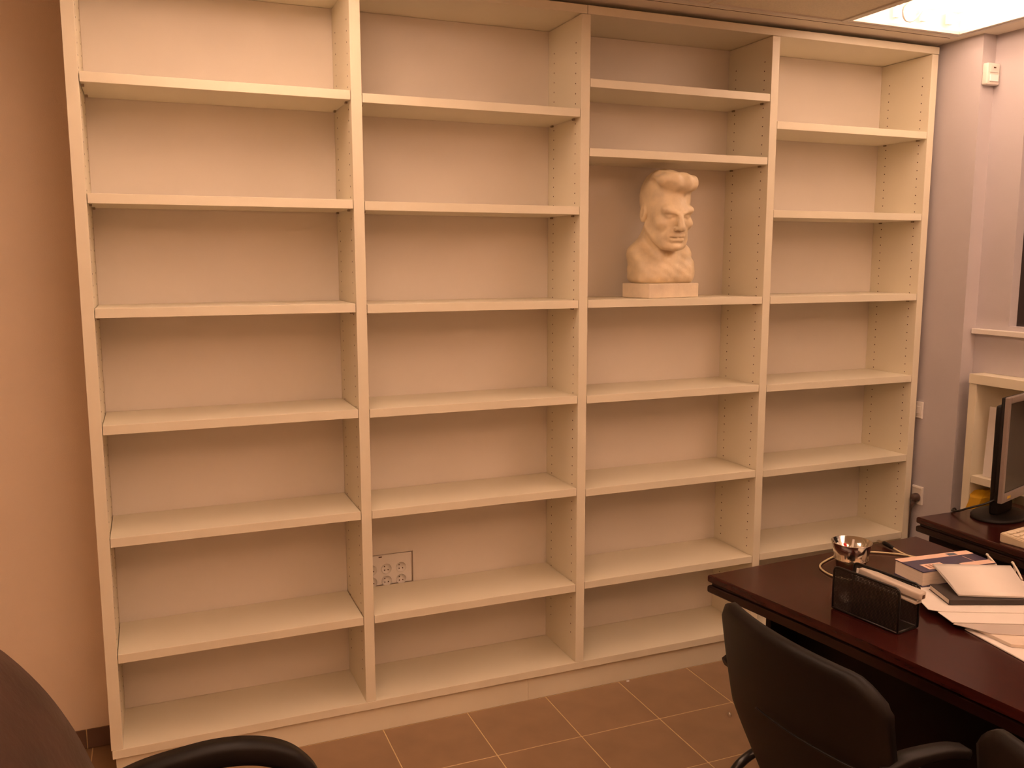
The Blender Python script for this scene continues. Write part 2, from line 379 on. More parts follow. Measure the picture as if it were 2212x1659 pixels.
# ------------------------------------------------------------------ bust (smooth signed-distance sculpt -> surface nets)
def sculpt():
    S = 1.18; h = 0.0024
    lo = np.array([-0.150, -0.165, -0.305]); hi = np.array([0.150, 0.150, 0.165])
    n = np.ceil((hi-lo)/h).astype(int)
    X, Y, Zz = np.meshgrid(*[lo[i]+h*np.arange(n[i]) for i in range(3)], indexing='ij')
    X = X.astype(np.float32); Y = Y.astype(np.float32); Zz = Zz.astype(np.float32)
    tl = math.radians(12)             # head tipped forward
    # head coordinates: rotate about x around the neck top
    py, pz = 0.03, -0.10
    yh = (Y-py)*math.cos(tl)-(Zz-pz)*math.sin(-tl)*1.0 + py
    zh = (Y-py)*math.sin(-tl)+(Zz-pz)*math.cos(tl) + pz
    def ell(c, r, h_=True):
        y, z = (yh, zh) if h_ else (Y, Zz)
        a = ((X-c[0])/r[0])**2+((y-c[1])/r[1])**2+((z-c[2])/r[2])**2
        k0 = np.sqrt(a); k1 = np.sqrt(((X-c[0])/r[0]**2)**2+((y-c[1])/r[1]**2)**2+((z-c[2])/r[2]**2)**2)+1e-6
        return k0*(k0-1)/k1
    def cap(a, b, ra, rb=None, h_=True):
        y, z = (yh, zh) if h_ else (Y, Zz)
        rb = ra if rb is None else rb
        ba = np.array(b)-np.array(a); L = float(ba@ba)
        t = np.clip(((X-a[0])*ba[0]+(y-a[1])*ba[1]+(z-a[2])*ba[2])/L, 0, 1)
        return np.sqrt((X-a[0]-t*ba[0])**2+(y-a[1]-t*ba[1])**2+(z-a[2]-t*ba[2])**2)-(ra+(rb-ra)*t)
    def smin(a, b, k):
        hh = np.clip(.5+.5*(b-a)/k, 0, 1); return b+(a-b)*hh-k*hh*(1-hh)
    def smax(a, b, k): return -smin(-a, -b, k)
    d = ell((0, .022, .032), (.076, .098, .084))
    d = smin(d, ell((0, -.030, -.022), (.064, .068, .085)), .03)
    d = smin(d, ell((0, -.040, -.080), (.052, .050, .040)), .03)
    for s in (-1, 1):
        d = smin(d, cap((s*.056, .005, -.055), (s*.030, -.070, -.100), .018, .016), .025)
        d = smin(d, ell((s*.045, -.066, -.030), (.020, .020, .016)), .018)
    d = smin(d, ell((0, -.088, -.103), (.024, .018, .016)), .018)
    d = smin(d, cap((-.042, -.080, .016), (.042, -.080, .016), .014), .014)
    for s in (-1, 1):                                            # brows, slanting to the nose
        d = smin(d, cap((s*.012, -.098, .008), (s*.050, -.078, .018), .0085, .006), .006)
    d = smin(d, cap((0, -.094, .012), (0, -.122, -.036), .0085, .0125), .008)
    for s in (-1, 1): d = smin(d, ell((s*.013, -.108, -.041), (.0085, .011, .008)), .006)
    for s in (-1, 1):
        d = smax(d, -ell((s*.031, -.104, -.006), (.020, .017, .012)), .006)
        d = smin(d, ell((s*.031, -.0775, -.006), (.0140, .0130, .0115)), .0025)
        d = smin(d, cap((s*.018, -.089, -.001), (s*.045, -.081, -.001), .0035, .003), .004)
        d = smin(d, cap((s*.018, -.089, -.016), (s*.044, -.080, -.016), .0030, .0025), .005)
        d = smax(d, -cap((s*.020, -.112, -.044), (s*.036, -.088, -.078), .0038, .0028), .004)
        d = smin(d, cap((s*.026, -.086, -.050), (s*.042, -.072, -.082), .008, .006), .010)
    d = smin(d, ell((0, -.084, -.068), (.034, .018, .022)), .012)
    d = smin(d, cap((-.020, -.096, -.066), (.020, -.096, -.066), .0055), .006)
    d = smin(d, cap((-.017, -.097, -.080), (.017, -.097, -.080), .0068), .006)
    d = smax(d, -cap((-.026, -.099, -.073), (.026, -.099, -.073), .0026), .003)
    d = smax(d, -ell((0, -.108, -.090), (.018, .008, .004)), .005)
    for zz in (.034, .044, .053): d = smax(d, -cap((-.040, -.094-.001*zz, zz+.002), (.040, -.094, zz), .0034), .003)
    for s in (-1, 1): d = smax(d, -cap((s*.007, -.110, .014), (s*.008, -.108, .028), .003), .003)
    for s in (-1, 1):                                            # ears
        e = ell((s*.077, .020, -.012), (.009, .018, .030))
        e = smax(e, -ell((s*.086, .016, -.008), (.006, .009, .018)), .004)
        d = smin(d, e, .010)
    # hair cap, side locks and quiff
    wav = .0016*np.sin(95*yh+40*zh)+.0014*np.sin(150*X+60*yh)
    hair = ell((0, .026, .042), (.0815, .103, .093))+wav
    hl = -(zh-.040-.55*np.clip(yh+.02, -.2, .2)*-1.0)
    hair = smax(hair, -(zh - (.058 - 1.1*np.clip(yh+.075, 0, .13))), .010)
    d = smin(d, hair, .006)
    q = ell((.004, -.048, .100), (.062, .044, .032))+wav*1.5
    q = smin(q, ell((.022, -.068, .100), (.042, .028, .028))+wav*1.5, .015)
    q = smin(q, ell((-.03, -.03, .112), (.045, .06, .022))+wav*1.5, .02)
    d = smin(d, q, .016)
    # neck and chest
    d = smin(d, cap((0, .030, -.06), (0, .040, -.165), .054, .062, False), .020)
    for s in (-1, 1):
        d = smin(d, cap((s*.02, .050, -.090), (s*.084, .030, -.146), .030, .030, False), .026)
        d = smin(d, cap((s*.016, -.028, -.165), (s*.050, .005, -.085), .009, .012, False), .02)
    hx, hy, hz = .108, .062, .062
    qx = np.abs(X)-hx+.028; qy = np.abs(Y-.016)-hy+.028; qz = np.abs(Zz+.191)-hz+.028
    ch = np.sqrt(np.maximum(qx, 0)**2+np.maximum(qy, 0)**2+np.maximum(qz, 0)**2)+np.minimum(np.maximum(qx, np.maximum(qy, qz)), 0)-.028
    ch = smax(ch, (-(Y+.010)*.60+(Zz+.150)*.80), .030)
    ch = ch+.0012*np.sin(130*X+70*Zz)*np.sin(110*Zz)
    d = smin(d, ch, .026)
    d = np.maximum(d, -(Zz+.253))
    d = d.astype(np.float32)
    # ---- naive surface nets
    ins = d < 0
    nx, ny, nz = d.shape
    c = np.zeros((nx-1, ny-1, nz-1), np.int16)
    for a in (0, 1):
        for b in (0, 1):
            for e in (0, 1): c += ins[a:nx-1+a, b:ny-1+b, e:nz-1+e]
    act = (c > 0) & (c < 8); idx = -np.ones(act.shape, np.int64); ids = np.argwhere(act); idx[act] = np.arange(len(ids))
    acc = np.zeros((len(ids), 3)); cnt = np.zeros(len(ids))
    cor = [(a, b, e) for a in (0, 1) for b in (0, 1) for e in (0, 1)]
    for p in cor:
        for ax in range(3):
            if p[ax]: continue
            q_ = list(p); q_[ax] = 1
            v0 = d[ids[:, 0]+p[0], ids[:, 1]+p[1], ids[:, 2]+p[2]]; v1 = d[ids[:, 0]+q_[0], ids[:, 1]+q_[1], ids[:, 2]+q_[2]]
            m = (v0 < 0) != (v1 < 0); t = np.where(m, v0/(v0-v1+1e-12), 0)
            pt = np.tile(np.array(p, float), (len(ids), 1)); pt[:, ax] += t
            acc += pt*m[:, None]; cnt += m
    vs = lo+h*(ids+acc/cnt[:, None])
    faces = []
    for ax in range(3):
        o1, o2 = [(1, 2), (2, 0), (0, 1)][ax]
        sl0 = [slice(None)]*3; sl1 = [slice(None)]*3; sl0[ax] = slice(0, -1); sl1[ax] = slice(1, None)
        a, b = ins[tuple(sl0)], ins[tuple(sl1)]
        E_ = np.argwhere(a != b)
        ok = (E_[:, o1] > 0) & (E_[:, o2] > 0) & (E_[:, o1] < d.shape[o1]-1) & (E_[:, o2] < d.shape[o2]-1); E_ = E_[ok]
        fl_ = a[E_[:, 0], E_[:, 1], E_[:, 2]]
        def sh(i, j):
            q_ = E_.copy(); q_[:, o1] += i; q_[:, o2] += j; return idx[q_[:, 0], q_[:, 1], q_[:, 2]]
        F = np.stack([sh(-1, -1), sh(0, -1), sh(0, 0), sh(-1, 0)], 1)
        F[~fl_] = F[~fl_][:, ::-1]; faces.append(F)
    F = np.concatenate(faces)
    return vs*S, F
vs, F = sculpt()
bu = thing('bust', 'cream plaster bust of a man with swept-up hair on the third bay shelf', 'bust', (2.128, 0.118, 1.578+0.0008), math.radians(11))
me = bpy.data.meshes.new('figure'); me.from_pydata([tuple(v) for v in vs], [], [tuple(map(int, f)) for f in F]); me.update()
for p in me.polygons: p.use_smooth = True
me.materials.append(BUST)
fg = bpy.data.objects.new('figure', me); COL.objects.link(fg); fg.parent = bu
fg.location = (0.0, -0.012, 0.057+0.253*1.18-0.002); fg.rotation_euler = (0, 0, math.radians(-16))
obj('base', B(-0.135, 0.135, -0.082, 0.078, 0, 0.057, 0.003, 2), BUSTB, bu)

# ------------------------------------------------------------------ window, sill, built-in shelf
wn = struct(bpy.data.objects.new('window_1', None)); COL.objects.link(wn); wn['label'] = 'dark-framed window with night outside above the low built-in shelf'
fx0, fx1 = 3.585, 3.625
bm = bmesh.new()
box(bm, fx0, fx1, WY0-0.035, WY0, WZ0, WZ1); box(bm, fx0, fx1, WY1, WY1+0.035, WZ0, WZ1)
box(bm, fx0, fx1, WY1+0.035, WY0-0.035, WZ0, WZ0+0.035); box(bm, fx0, fx1, WY1+0.035, WY0-0.035, WZ1-0.035, WZ1)
box(bm, fx0, fx1, -1.07, -1.035, WZ0+0.035, WZ1-0.035)
obj('window_frame', bm, FRAMEW, wn)
obj('pane', B(3.602, 3.608, -1.036, WY0-0.034, WZ0+0.034, WZ1-0.034), GLASS, wn)
obj('pane', B(3.602, 3.608, WY1+0.034, -1.069, WZ0+0.034, WZ1-0.034), GLASS, wn)
obj('window_sill', B(3.508, 3.60, -1.85, YB-0.004, 1.410, 1.432, 0.002), WHITE, wn)

cb = thing('low_shelf_unit', 'cream low built-in shelf unit under the window sill', 'shelf unit', (3.46, CY0, 0))
Ly = CY1-CY0
bm = bmesh.new(); box(bm, 0, 0.295, -0.038, 0, 0.0, CZ1-0.043, 0.001); obj('side_panel', bm, LAM, cb)
obj('side_panel', B(0, 0.295, Ly, Ly+0.038, 0, CZ1-0.043, 0.001), LAM, cb)
obj('top_board', B(-0.004, 0.295, Ly, 0, CZ1-0.042, CZ1-0.001, 0.001), LAM, cb)
obj('back_panel', B(0.285, 0.293, Ly+0.04, -0.04, 0.08, CZ1-0.045), LAMB, cb)
for z in (0.80, 0.40, 0.10): obj('shelf', B(0.004, 0.283, Ly+0.039, -0.039, z-0.032, z, 0.001), LAM, cb)
obj('plinth', B(0.02, 0.035, Ly+0.039, -0.039, 0, 0.066), LAM, cb)
# leaning sheets
def leansheet(name, label, pts, m, th=0.003, cat='paper'):
    bm = bmesh.new(); a = [Vector(p) for p in pts]; n = (a[1]-a[0]).cross(a[3]-a[0]).normalized()*th
    v = [bm.verts.new(p) for p in a]+[bm.verts.new(p+n) for p in a]
    for f in ((0, 1, 2, 3), (7, 6, 5, 4), (0, 4, 5, 1), (1, 5, 6, 2), (2, 6, 7, 3), (3, 7, 4, 0)): bm.faces.new([v[i] for i in f])
    return tag(obj(name, bm, m), label, cat)
leansheet('document', 'white papers leaning upright on the low shelf behind the monitor', [(3.495, -0.380, .802), (3.495, -0.325, .802), (3.540, -0.300, 1.10), (3.540, -0.380, 1.10)], PAPER)
leansheet('folder', 'brown card leaning in the shadow at the back of the low shelf', [(3.62, -0.50, .802), (3.62, -0.33, .802), (3.72, -0.33, 1.15), (3.72, -0.50, 1.15)], TAN, cat='folder')
bm = bmesh.new()
YP = [(-.005, .0), (-.06, .0), (-.105, -.03), (-.10, -.08), (-.02, -.10), (.05, -.09), (.06, -.02)]
ZP = [.402, .52, .66, .715, .738]
rings = []
for q, z in enumerate(ZP):
    s = [.9, 1.05, 1.0, .9, .35][q]
    rings.append([bm.verts.new((3.545+p[0]*s+.006*math.sin(q*3+i*2), -.325+(p[1]+.05)*s*1.05+.006*math.cos(q*2+i), z+(.012*math.sin(i*2) if 0 < q < 4 else 0))) for i, p in enumerate(YP)])
for a, b in zip(rings, rings[1:]):
    for k in range(len(YP)): bm.faces.new((a[k], a[(k+1) % len(YP)], b[(k+1) % len(YP)], b[k]))
bm.faces.new(rings[0][::-1]); bm.faces.new(rings[-1])
tag(obj('plastic_bag', bm, YEL), 'crumpled yellow plastic bag in the low shelf behind the monitor', 'bag')

# wall fittings
def plate(name, label, cat, y0, y1, z0, z1, extra):
    t = thing(name, label, cat, (XA, (y0+y1)/2, z0))
    hy, H = abs(y1-y0)/2, z1-z0
    obj('plate', B(-0.010, 0, -hy, hy, 0, H, 0.002), WHITE, t)
    extra(t, hy, H); return t
def sw(t, hy, H):
    obj('rocker', B(-0.015, -0.0098, -hy*0.62, hy*0.62, H*0.28, H*0.74, 0.002), WHITE, t)
    obj('lip', B(-0.013, -0.0098, -hy*0.95, hy*0.95, 0.003, 0.010, 0.001), WHITE, t)
plate('light_switch', 'small white wall switch beside the right end of the bookcase', 'switch', -0.018, 0.020, 1.003, 1.080, sw)
def sk_(t, hy, H):
    obj('faceplate_ridge', B(-0.013, -0.0098, -hy*0.9, hy*0.9, H-0.012, H-0.004, 0.001), WHITE, t)
plate('wall_socket', 'white wall socket with a plug in it beside the bookcase end', 'socket', -0.050, 0.012, 0.600, 0.686, sk_)
pg = thing('power_plug', 'dark brown power plug with its cord hanging from the wall socket', 'plug', (XA-0.011, -0.024, 0.635))
bm = lathe([(0.0185, 0), (0.0200, 0.010), (0.0185, 0.024), (0.010, 0.032)], 18)
for v in bm.verts: v.co = Vector((-v.co.z, v.co.x, v.co.y))
obj('body', bm, PLUG, pg, True)
obj('strain_relief', tube([(-0.015, 0.0, -0.012), (-0.022, 0.006, -0.035), (-0.022, 0.012, -0.050)], .008, 8, rads=[.011, .009, .006]), PLUG, pg, True)
obj('cord', tube(spline([(-0.022, 0.012, -0.046), (-0.018, 0.018, -0.12), (-0.012, 0.022, -0.30), (-0.012, 0.010, -0.50), (-0.03, -0.02, -0.629)], 6), .0035, 6), PLUG, pg, True)
dt = thing('motion_detector', 'small white detector box high on the wall step near the window', 'detector', (3.5035, YB, 2.452))
bm = bmesh.new(); box(bm, -0.036, 0.036, -0.028, 0, 0, 0.088, 0.006, 3); obj('body', bm, WHITE, dt, True)
obj('lens', B(-0.024, 0.024, -0.033, -0.0275, 0.012, 0.040, 0.002), REFL, dt)
obj('cover', B(-0.024, 0.024, -0.031, -0.0275, 0.048, 0.078, 0.002), WHITE, dt)
obj('indicator', B(-0.006, 0.006, -0.0325, -0.0305, 0.066, 0.071), HOLE, dt)

# ------------------------------------------------------------------ desks
DZ = 0.74
def desk_edge(t, poly, name='top'):
    obj('desktop', prism(poly, DZ-0.026, DZ, 0.007, 3), WOOD, t)
    cx = sum(p[0] for p in poly)/len(poly); cy = sum(p[1] for p in poly)/len(poly)
    ins = lambda d: [(p[0]+(d if p[0] < cx else -d), p[1]+(d if p[1] < cy else -d)) for p in poly]
    obj('edge_groove', prism(ins(0.010), DZ-0.034, DZ-0.0262), WOODE, t)
    obj('edge_moulding', prism(ins(0.000), DZ-0.060, DZ-0.0342, 0.007, 3), WOODE, t)
d1 = thing('desk', 'dark glossy mahogany desk with papers, book and pen cup on it', 'desk', (0, 0, 0))
poly1 = [(1.792, -.748), (1.835, -0.99), (1.870, -1.205), (1.902, -1.45), (1.937, -1.739), (1.975, -2.05), (2.01, -2.35), (2.717, -2.35), (2.717, -.702)]
desk_edge(d1, poly1)
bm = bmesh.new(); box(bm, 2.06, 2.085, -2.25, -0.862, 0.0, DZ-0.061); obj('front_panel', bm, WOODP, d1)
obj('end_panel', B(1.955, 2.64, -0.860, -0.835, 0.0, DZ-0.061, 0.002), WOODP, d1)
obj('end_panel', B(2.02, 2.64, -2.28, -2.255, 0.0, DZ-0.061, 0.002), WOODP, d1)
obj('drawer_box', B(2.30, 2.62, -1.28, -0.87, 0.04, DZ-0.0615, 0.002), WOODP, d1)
d2 = thing('side_desk', 'dark mahogany side desk by the window carrying the monitor', 'desk', (0, 0, 0))
poly2 = [(2.912, -.523), (2.912, -1.42), (3.440, -1.42), (3.440, -.523)]
desk_edge(d2, poly2)
obj('side_panel', B(2.942, 2.967, -1.38, -0.56, 0, DZ-0.061, 0.002), WOODP, d2)
obj('side_panel', B(3.395, 3.42, -1.38, -0.56, 0, DZ-0.061, 0.002), WOODP, d2)
obj('back_panel', B(2.968, 3.394, -0.60, -0.575, 0.1, DZ-0.061, 0.002), WOODP, d2)

# ------------------------------------------------------------------ things on the desks
# pen cup
pc = thing('pen_cup', 'shiny steel pen cup with flared rim on the desk', 'cup', (2.205, -0.925, DZ+0.0005))
prof = [(0.036, 0), (0.041, 0.002), (0.046, 0.050), (0.052, 0.0535), (0.053, 0.057), (0.050, 0.060), (0.0605, 0.108), (0.062, 0.110), (0.0595, 0.110), (0.049, 0.060), (0.045, 0.050), (0.039, 0.004), (0.02, 0.004)]
obj('cup_body', lathe(prof, 48), CHROME, pc, True)
def inpen(label, name, m, a, b, r, parts=None):
    t = tag(obj(name, tube([a, b], r, 8), m, None, True), label, 'pen', 'pens in the steel cup'); return t
cx, cy = 2.205, -0.925
inpen('red pen cap poking up inside the steel cup', 'pen', RED, (cx+.01, cy-.02, DZ+.006), (cx-.018, cy+.012, DZ+.103), .0045)
inpen('white pen leaning inside the steel cup', 'pen', WHITE, (cx+.016, cy+.008, DZ+.006), (cx-.040, cy+.02, DZ+.104), .004)
inpen('grey pen leaning inside the steel cup', 'pen', STAP, (cx-.018, cy-.006, DZ+.006), (cx+.034, cy+.028, DZ+.104), .004)
# letter holder with wire mesh
LH = Vector((1.962, -1.115, DZ+0.0008)); LA = math.atan2(-0.205, 0.030)
lh = thing('letter_holder', 'black wire-mesh letter holder on the desk', 'letter holder', LH, LA)
LW, LHH, LD = 0.212, 0.128, 0.085
def meshpanel(name, y, H, w0=0.0, w1=LW):
    bm = bmesh.new(); rr = 0.0028
    path = [(w0, y, 0.004), (w0, y, H-.016)]+[(w0+.014-.014*math.cos(a), y, H-.016+.014*math.sin(a)) for a in (PI/6, PI/3, PI/2)]
    path += [(w1-.014+.014*math.sin(a), y, H-.016+.014*math.cos(a)) for a in (0, PI/6, PI/3, PI/2)]+[(w1, y, 0.004)]
    tube(path, rr, 8, bm); tube([(w0, y, .004), (w1, y, .004)], rr, 8, bm)
    p = obj(name, bm, TUBE, lh, True)
    bm = bmesh.new(); pitch, th = 0.0040, 0.0011
    k = w0+pitch
    while k < w1-.001: box(bm, k-th, k+th, y-.0004, y+.0004, .004, H-.003); k += pitch
    k = .006
    while k < H-.003: box(bm, w0, w1, y-.0004, y+.0004, k-th, k+th); k += pitch
    obj('wire_mesh', bm, TUBE, p)
meshpanel('front_panel', 0.0, LHH)
meshpanel('rear_panel', LD, LHH-.004, 0.0, LW)
obj('base_tray', B(0, LW, 0.001, LD-0.001, 0.001, 0.0035), TUBE, lh)
for xx in (0.004, LW-0.004): obj('end_rod', tube([(xx, 0, .004), (xx, LD, .004)], .0028, 8), TUBE, lh, True)
def LP(a, b, c):
    q = rot2((a, b), LA, (LH.x, LH.y)); return (q[0], q[1], LH.z+c)
leansheet('envelope', 'tan envelope standing inside the mesh letter holder', [LP(.055, .012, .005), LP(.200, .012, .005), LP(.200, .016, .100), LP(.055, .016, .100)], TAN, .004, 'envelope')
leansheet('note_paper', 'white slips standing at the back of the mesh letter holder', [LP(.02, .070, .005), LP(.13, .070, .005), LP(.13, .074, .112), LP(.02, .074, .112)], PAPER, .003, 'paper')
# stapler resting across the holder
st = thing('stapler', 'pale grey stapler lying on top of the mesh letter holder', 'stapler', LP(.132, .040, LHH-.036), LA+math.radians(3))
st.rotation_euler = (0, math.radians(4), LA+math.radians(3))
bm = bmesh.new(); prism([(-.075, -.008), (-.03, -.014), (.112, -.017), (.116, -.010), (.116, .010), (.112, .017), (-.03, .014), (-.075, .008)], .016, .036, .004, 2, bm); obj('arm', bm, STAP, st, True)
obj('base', prism([(-.07, -.010), (.105, -.014), (.105, .014), (-.07, .010)], 0.0, .009, .002, 2), STAP, st, True)
obj('magazine', B(-.06, .104, -.008, .008, .0092, .0158), STEEL, st)
obj('nose_hole', B(.1155, .1165, -.005, .005, .020, .030), HOLE, st)
# papers
PZ = DZ+0.0006
def sheet(name, label, pts, z, th, m, cat='paper', grp=None, bev=0.0008):
    return tag(obj(name, prism(pts, z, z+th, min(bev, th*.3), 1), m), label, cat, grp)
def quad(c, ux, L, W):
    u_ = Vector(ux).normalized(); v_ = Vector((u_.y, -u_.x))
    c = Vector(c); return [tuple(c), tuple(c+v_*W), tuple(c+v_*W+u_*L), tuple(c+u_*L)]
sheet('booklet', 'bottom booklet of the paper pile reaching towards the desk edge', [(2.185, -1.37), (2.158, -1.57), (2.30, -1.66), (2.46, -1.62), (2.44, -1.34)], PZ, .004, PAPER, 'booklet', bev=.001)
sheet('page_block', 'brownish wad of pages under the glossy sleeve in the paper pile', [(2.20, -1.375), (2.195, -1.50), (2.33, -1.60), (2.50, -1.55), (2.46, -1.34)], PZ+.0044, .009, PAGES, 'pages')
sheet('plastic_sleeve', 'glossy plastic sleeve sticking out under the white sheets', [(2.158, -1.355), (2.20, -1.44), (2.40, -1.56), (2.56, -1.45), (2.45, -1.31)], PZ+.0138, .003, TRANSP, 'plastic sleeve')
sheet('paper_sheet', 'lower white sheet of the pile, shifted towards the camera', [(2.18, -1.285), (2.158, -1.352), (2.46, -1.50), (2.62, -1.40), (2.58, -1.22)], PZ+.0172, .0025, PAPER)
sheet('paper_sheet', 'large white sheet under the black notebook', [(2.285, -1.095), (2.215, -1.17), (2.165, -1.265), (2.185, -1.29), (2.45, -1.415), (2.62, -1.36), (2.60, -1.09)], PZ+.0200, .0025, PAPER)
sheet('paper_sheet', 'white slip lying between the steel cup and the thick book', [(2.235, -.985), (2.185, -1.055), (2.245, -1.09), (2.305, -1.02)], PZ, .0015, PAPER)
# thick book
bz = PZ+.0229
bk = thing('book', 'thick book with dark blue and salmon cover lying by the papers', 'book', (2.290, -1.018, bz), math.radians(-5))
BL, BW, BH = 0.275, 0.120, 0.048
obj('back_cover', B(0, BL, -BW, 0, 0, .003, .0008), BLUE, bk)
obj('page_block', B(.003, BL-.004, -BW+.003, -.002, .0032, BH-.0032), PAGES, bk)
cv = obj('front_cover', B(0, BL, -BW, 0, BH-.003, BH, .0008), BLUE, bk)
obj('spine_strip', B(0.0, BL, -0.030, -0.0005, BH+.0001, BH+.0006), SALMON, cv)
obj('printed_label', B(.185, .218, -0.026, -0.008, BH+.0007, BH+.0011), GREYB, cv)
obj('printed_line', B(BL-.055, BL-.053, -BW+.012, -0.04, BH+.0001, BH+.0005), SALMON, cv)
obj('title_strip', B(0.035, .11, -.108, -.066, BH+.0001, BH+.0005), SALMON, cv)
obj('lower_strip', B(0.16, BL-.002, -BW+.001, -BW+.030, BH+.0001, BH+.0005), SALMON, cv)
for q in range(4): obj('title_mark', B(.045+q*.014, .053+q*.014, -.100, -.074, BH+.0006, BH+.0008), BROWNP, cv)
# notebook
nbk = thing('notebook', 'slim black notebook lying on the white sheets under a folded paper', 'notebook', (2.241, -1.266, bz), math.radians(-22.3))
obj('lower_cover', B(0, .215, 0, .118, 0, .0018, .0005), NOTE, nbk)
obj('page_block', B(.002, .211, .003, .116, .0019, .0150), PAGES, nbk)
obj('upper_cover', B(0, .215, 0, .118, .0151, .0172, .0006), NOTE, nbk)
obj('spine', B(0.0005, .2145, -.003, .0025, 0.0, .0172, .003, 2), NOTE, nbk)
# folded paper resting on the notebook and the book edge
a, b, c, d = (2.337, -1.118, bz+BH+.008), (2.283, -1.262, bz+.0185), (2.455, -1.352, bz+.0185), (2.545, -1.215, bz+BH+.006)
bm = bmesh.new(); A_, B_, C_, D_ = map(Vector, (a, b, c, d)); N = 8
def foldrow(off, curl):
    rows = []
    for i in range(N+1):
        t = i/N; p = A_.lerp(B_, t); q = D_.lerp(C_, t); z = Vector((0, 0, off+curl*math.sin(PI*t)))
        rows.append((p+z, q+z))
    return rows
for off, curl, thk in ((0.0, .000, .0007), (.0032, .0045, .0007)):
    rows = foldrow(off, curl)
    lo_ = [(bm.verts.new(p), bm.verts.new(q)) for p, q in rows]; hi_ = [(bm.verts.new(p+Vector((0, 0, thk))), bm.verts.new(q+Vector((0, 0, thk)))) for p, q in rows]
    for i in range(N):
        bm.faces.new((lo_[i][0], lo_[i][1], lo_[i+1][1], lo_[i+1][0])); bm.faces.new((hi_[i][0], hi_[i+1][0], hi_[i+1][1], hi_[i][1]))
        for s in (0, 1): bm.faces.new((lo_[i][s], lo_[i+1][s], hi_[i+1][s], hi_[i][s]))
    bm.faces.new((lo_[0][0], hi_[0][0], hi_[0][1], lo_[0][1])); bm.faces.new((lo_[N][0], lo_[N][1], hi_[N][1], hi_[N][0]))
tag(obj('folded_paper', bm, PAPER, None, True), 'folded white paper lying across the notebook and the blue book', 'paper')
# cable with connector
cz = DZ+.004
uc = thing('usb_cable', 'cream cable with a metal-tipped dark connector lying on the desk', 'cable', (0, 0, 0))
obj('wire', tube(spline([(2.512, -.800, cz+.006), (2.509, -.845, cz+.002), (2.515, -.905, cz), (2.53, -.96, cz), (2.56, -1.0, cz), (2.60, -1.02, cz)], 8), .0030, 8), CABLE, uc, True)
obj('wire', tube(spline([(2.60, -1.02, cz), (2.60, -.96, cz), (2.53, -.895, cz+.0005), (2.495, -.84, cz), (2.42, -.785, cz), (2.33, -.765, cz), (2.25, -.785, cz), (2.168, -.83, cz), (2.142, -.90, cz), (2.16, -.955, cz), (2.20, -1.0, cz)], 8), .0030, 8), CABLE, uc, True)
obj('connector', tube([(2.512, -.800, cz+.006), (2.515, -.785, cz+.006), (2.521, -.752, cz+.007), (2.5225, -.745, cz+.007)], .007, 10, rads=[.005, .0075, .0075, .006]), BLK, uc, True)
bm = B(-.006, .006, 0, .026, -.0023, .0023, .0005); o = obj('metal_tip', bm, CHROME, uc, loc=(2.5225, -.746, cz+.007)); o.rotation_euler = (0, 0, math.radians(6))
tag(obj('white_cable', tube(spline([(2.665, -1.09, cz), (2.700, -1.035, cz+.010), (2.722, -.992, cz+.016), (2.742, -.985, cz-.005), (2.748, -1.0, .60), (2.75, -1.05, .45)], 8), .0035, 8), CABW, None, True), 'white cable curling over the right edge of the mahogany desk, nearer the bookcase', 'cable')
tag(obj('white_cable', tube(spline([(2.660, -1.17, cz), (2.695, -1.125, cz+.012), (2.722, -1.085, cz+.020), (2.742, -1.08, cz-.005), (2.748, -1.10, .60), (2.75, -1.15, .45)], 8), .0035, 8), CABW, None, True), 'white cable curling over the right edge of the mahogany desk, nearer the camera', 'cable')

# monitor
ma = math.radians(18)
mo = thing('monitor', 'silver-framed flat monitor with black back on the side desk', 'monitor', (3.048, -0.772, DZ+0.0005), ma)
MWD, MZ0, MZ1 = 0.40, 0.100, 0.495
bm = bmesh.new(); e = 0.020
box(bm, 0, e, -.004, .012, MZ0, MZ1, .002); box(bm, MWD-e, MWD, -.004, .012, MZ0, MZ1, .002)
box(bm, e, MWD-e, -.004, .012, MZ1-e-.004, MZ1, .002); box(bm, e, MWD-e, -.004, .012, MZ0, MZ0+.034, .002)
obj('bezel', bm, SILV, mo)
obj('screen', B(e, MWD-e, .002, .010, MZ0+.034, MZ1-e-.004), SCREEN, mo)
bm = bmesh.new(); box(bm, 0.001, MWD-.001, .0122, .024, MZ0+.004, MZ1-.002, .003, 2); box(bm, .020, MWD-.020, .0242, .050, MZ0+.03, MZ1-.035, .010, 3); obj('back_shell', bm, BLK, mo, True)
bg = bmesh.new(); n = 5
for q in range(n): box(bg, .048+q*.0062, .0525+q*.0062, -.0046, -.0041, MZ0+.012, MZ0+.022)
obj('printed_logo', bg, YELP, mo)
obj('neck', B(.13, .27, .054, .090, .016, MZ0+.12, .010, 3), BLK, mo, True)
bm = lathe([(0.128, 0), (0.130, 0.006), (0.120, 0.013), (0.07, 0.018)], 40)
for v in bm.verts: v.co = Vector((.200+v.co.x*1.05, .075+v.co.y*.72, v.co.z))
obj('foot', bm, BLK, mo, True)
tag(obj('black_cable', tube(spline([(3.150, -.668, .820), (3.125, -.645, .800), (3.095, -.60, .775), (3.078, -.565, .755), (3.090, -.530, .7465), (3.13, -.514, .738), (3.15, -.508, .62), (3.15, -.508, .40)], 8), .0042, 8), TUBE, None, True), 'black cable looping from the back of the monitor down behind the side desk', 'cable')
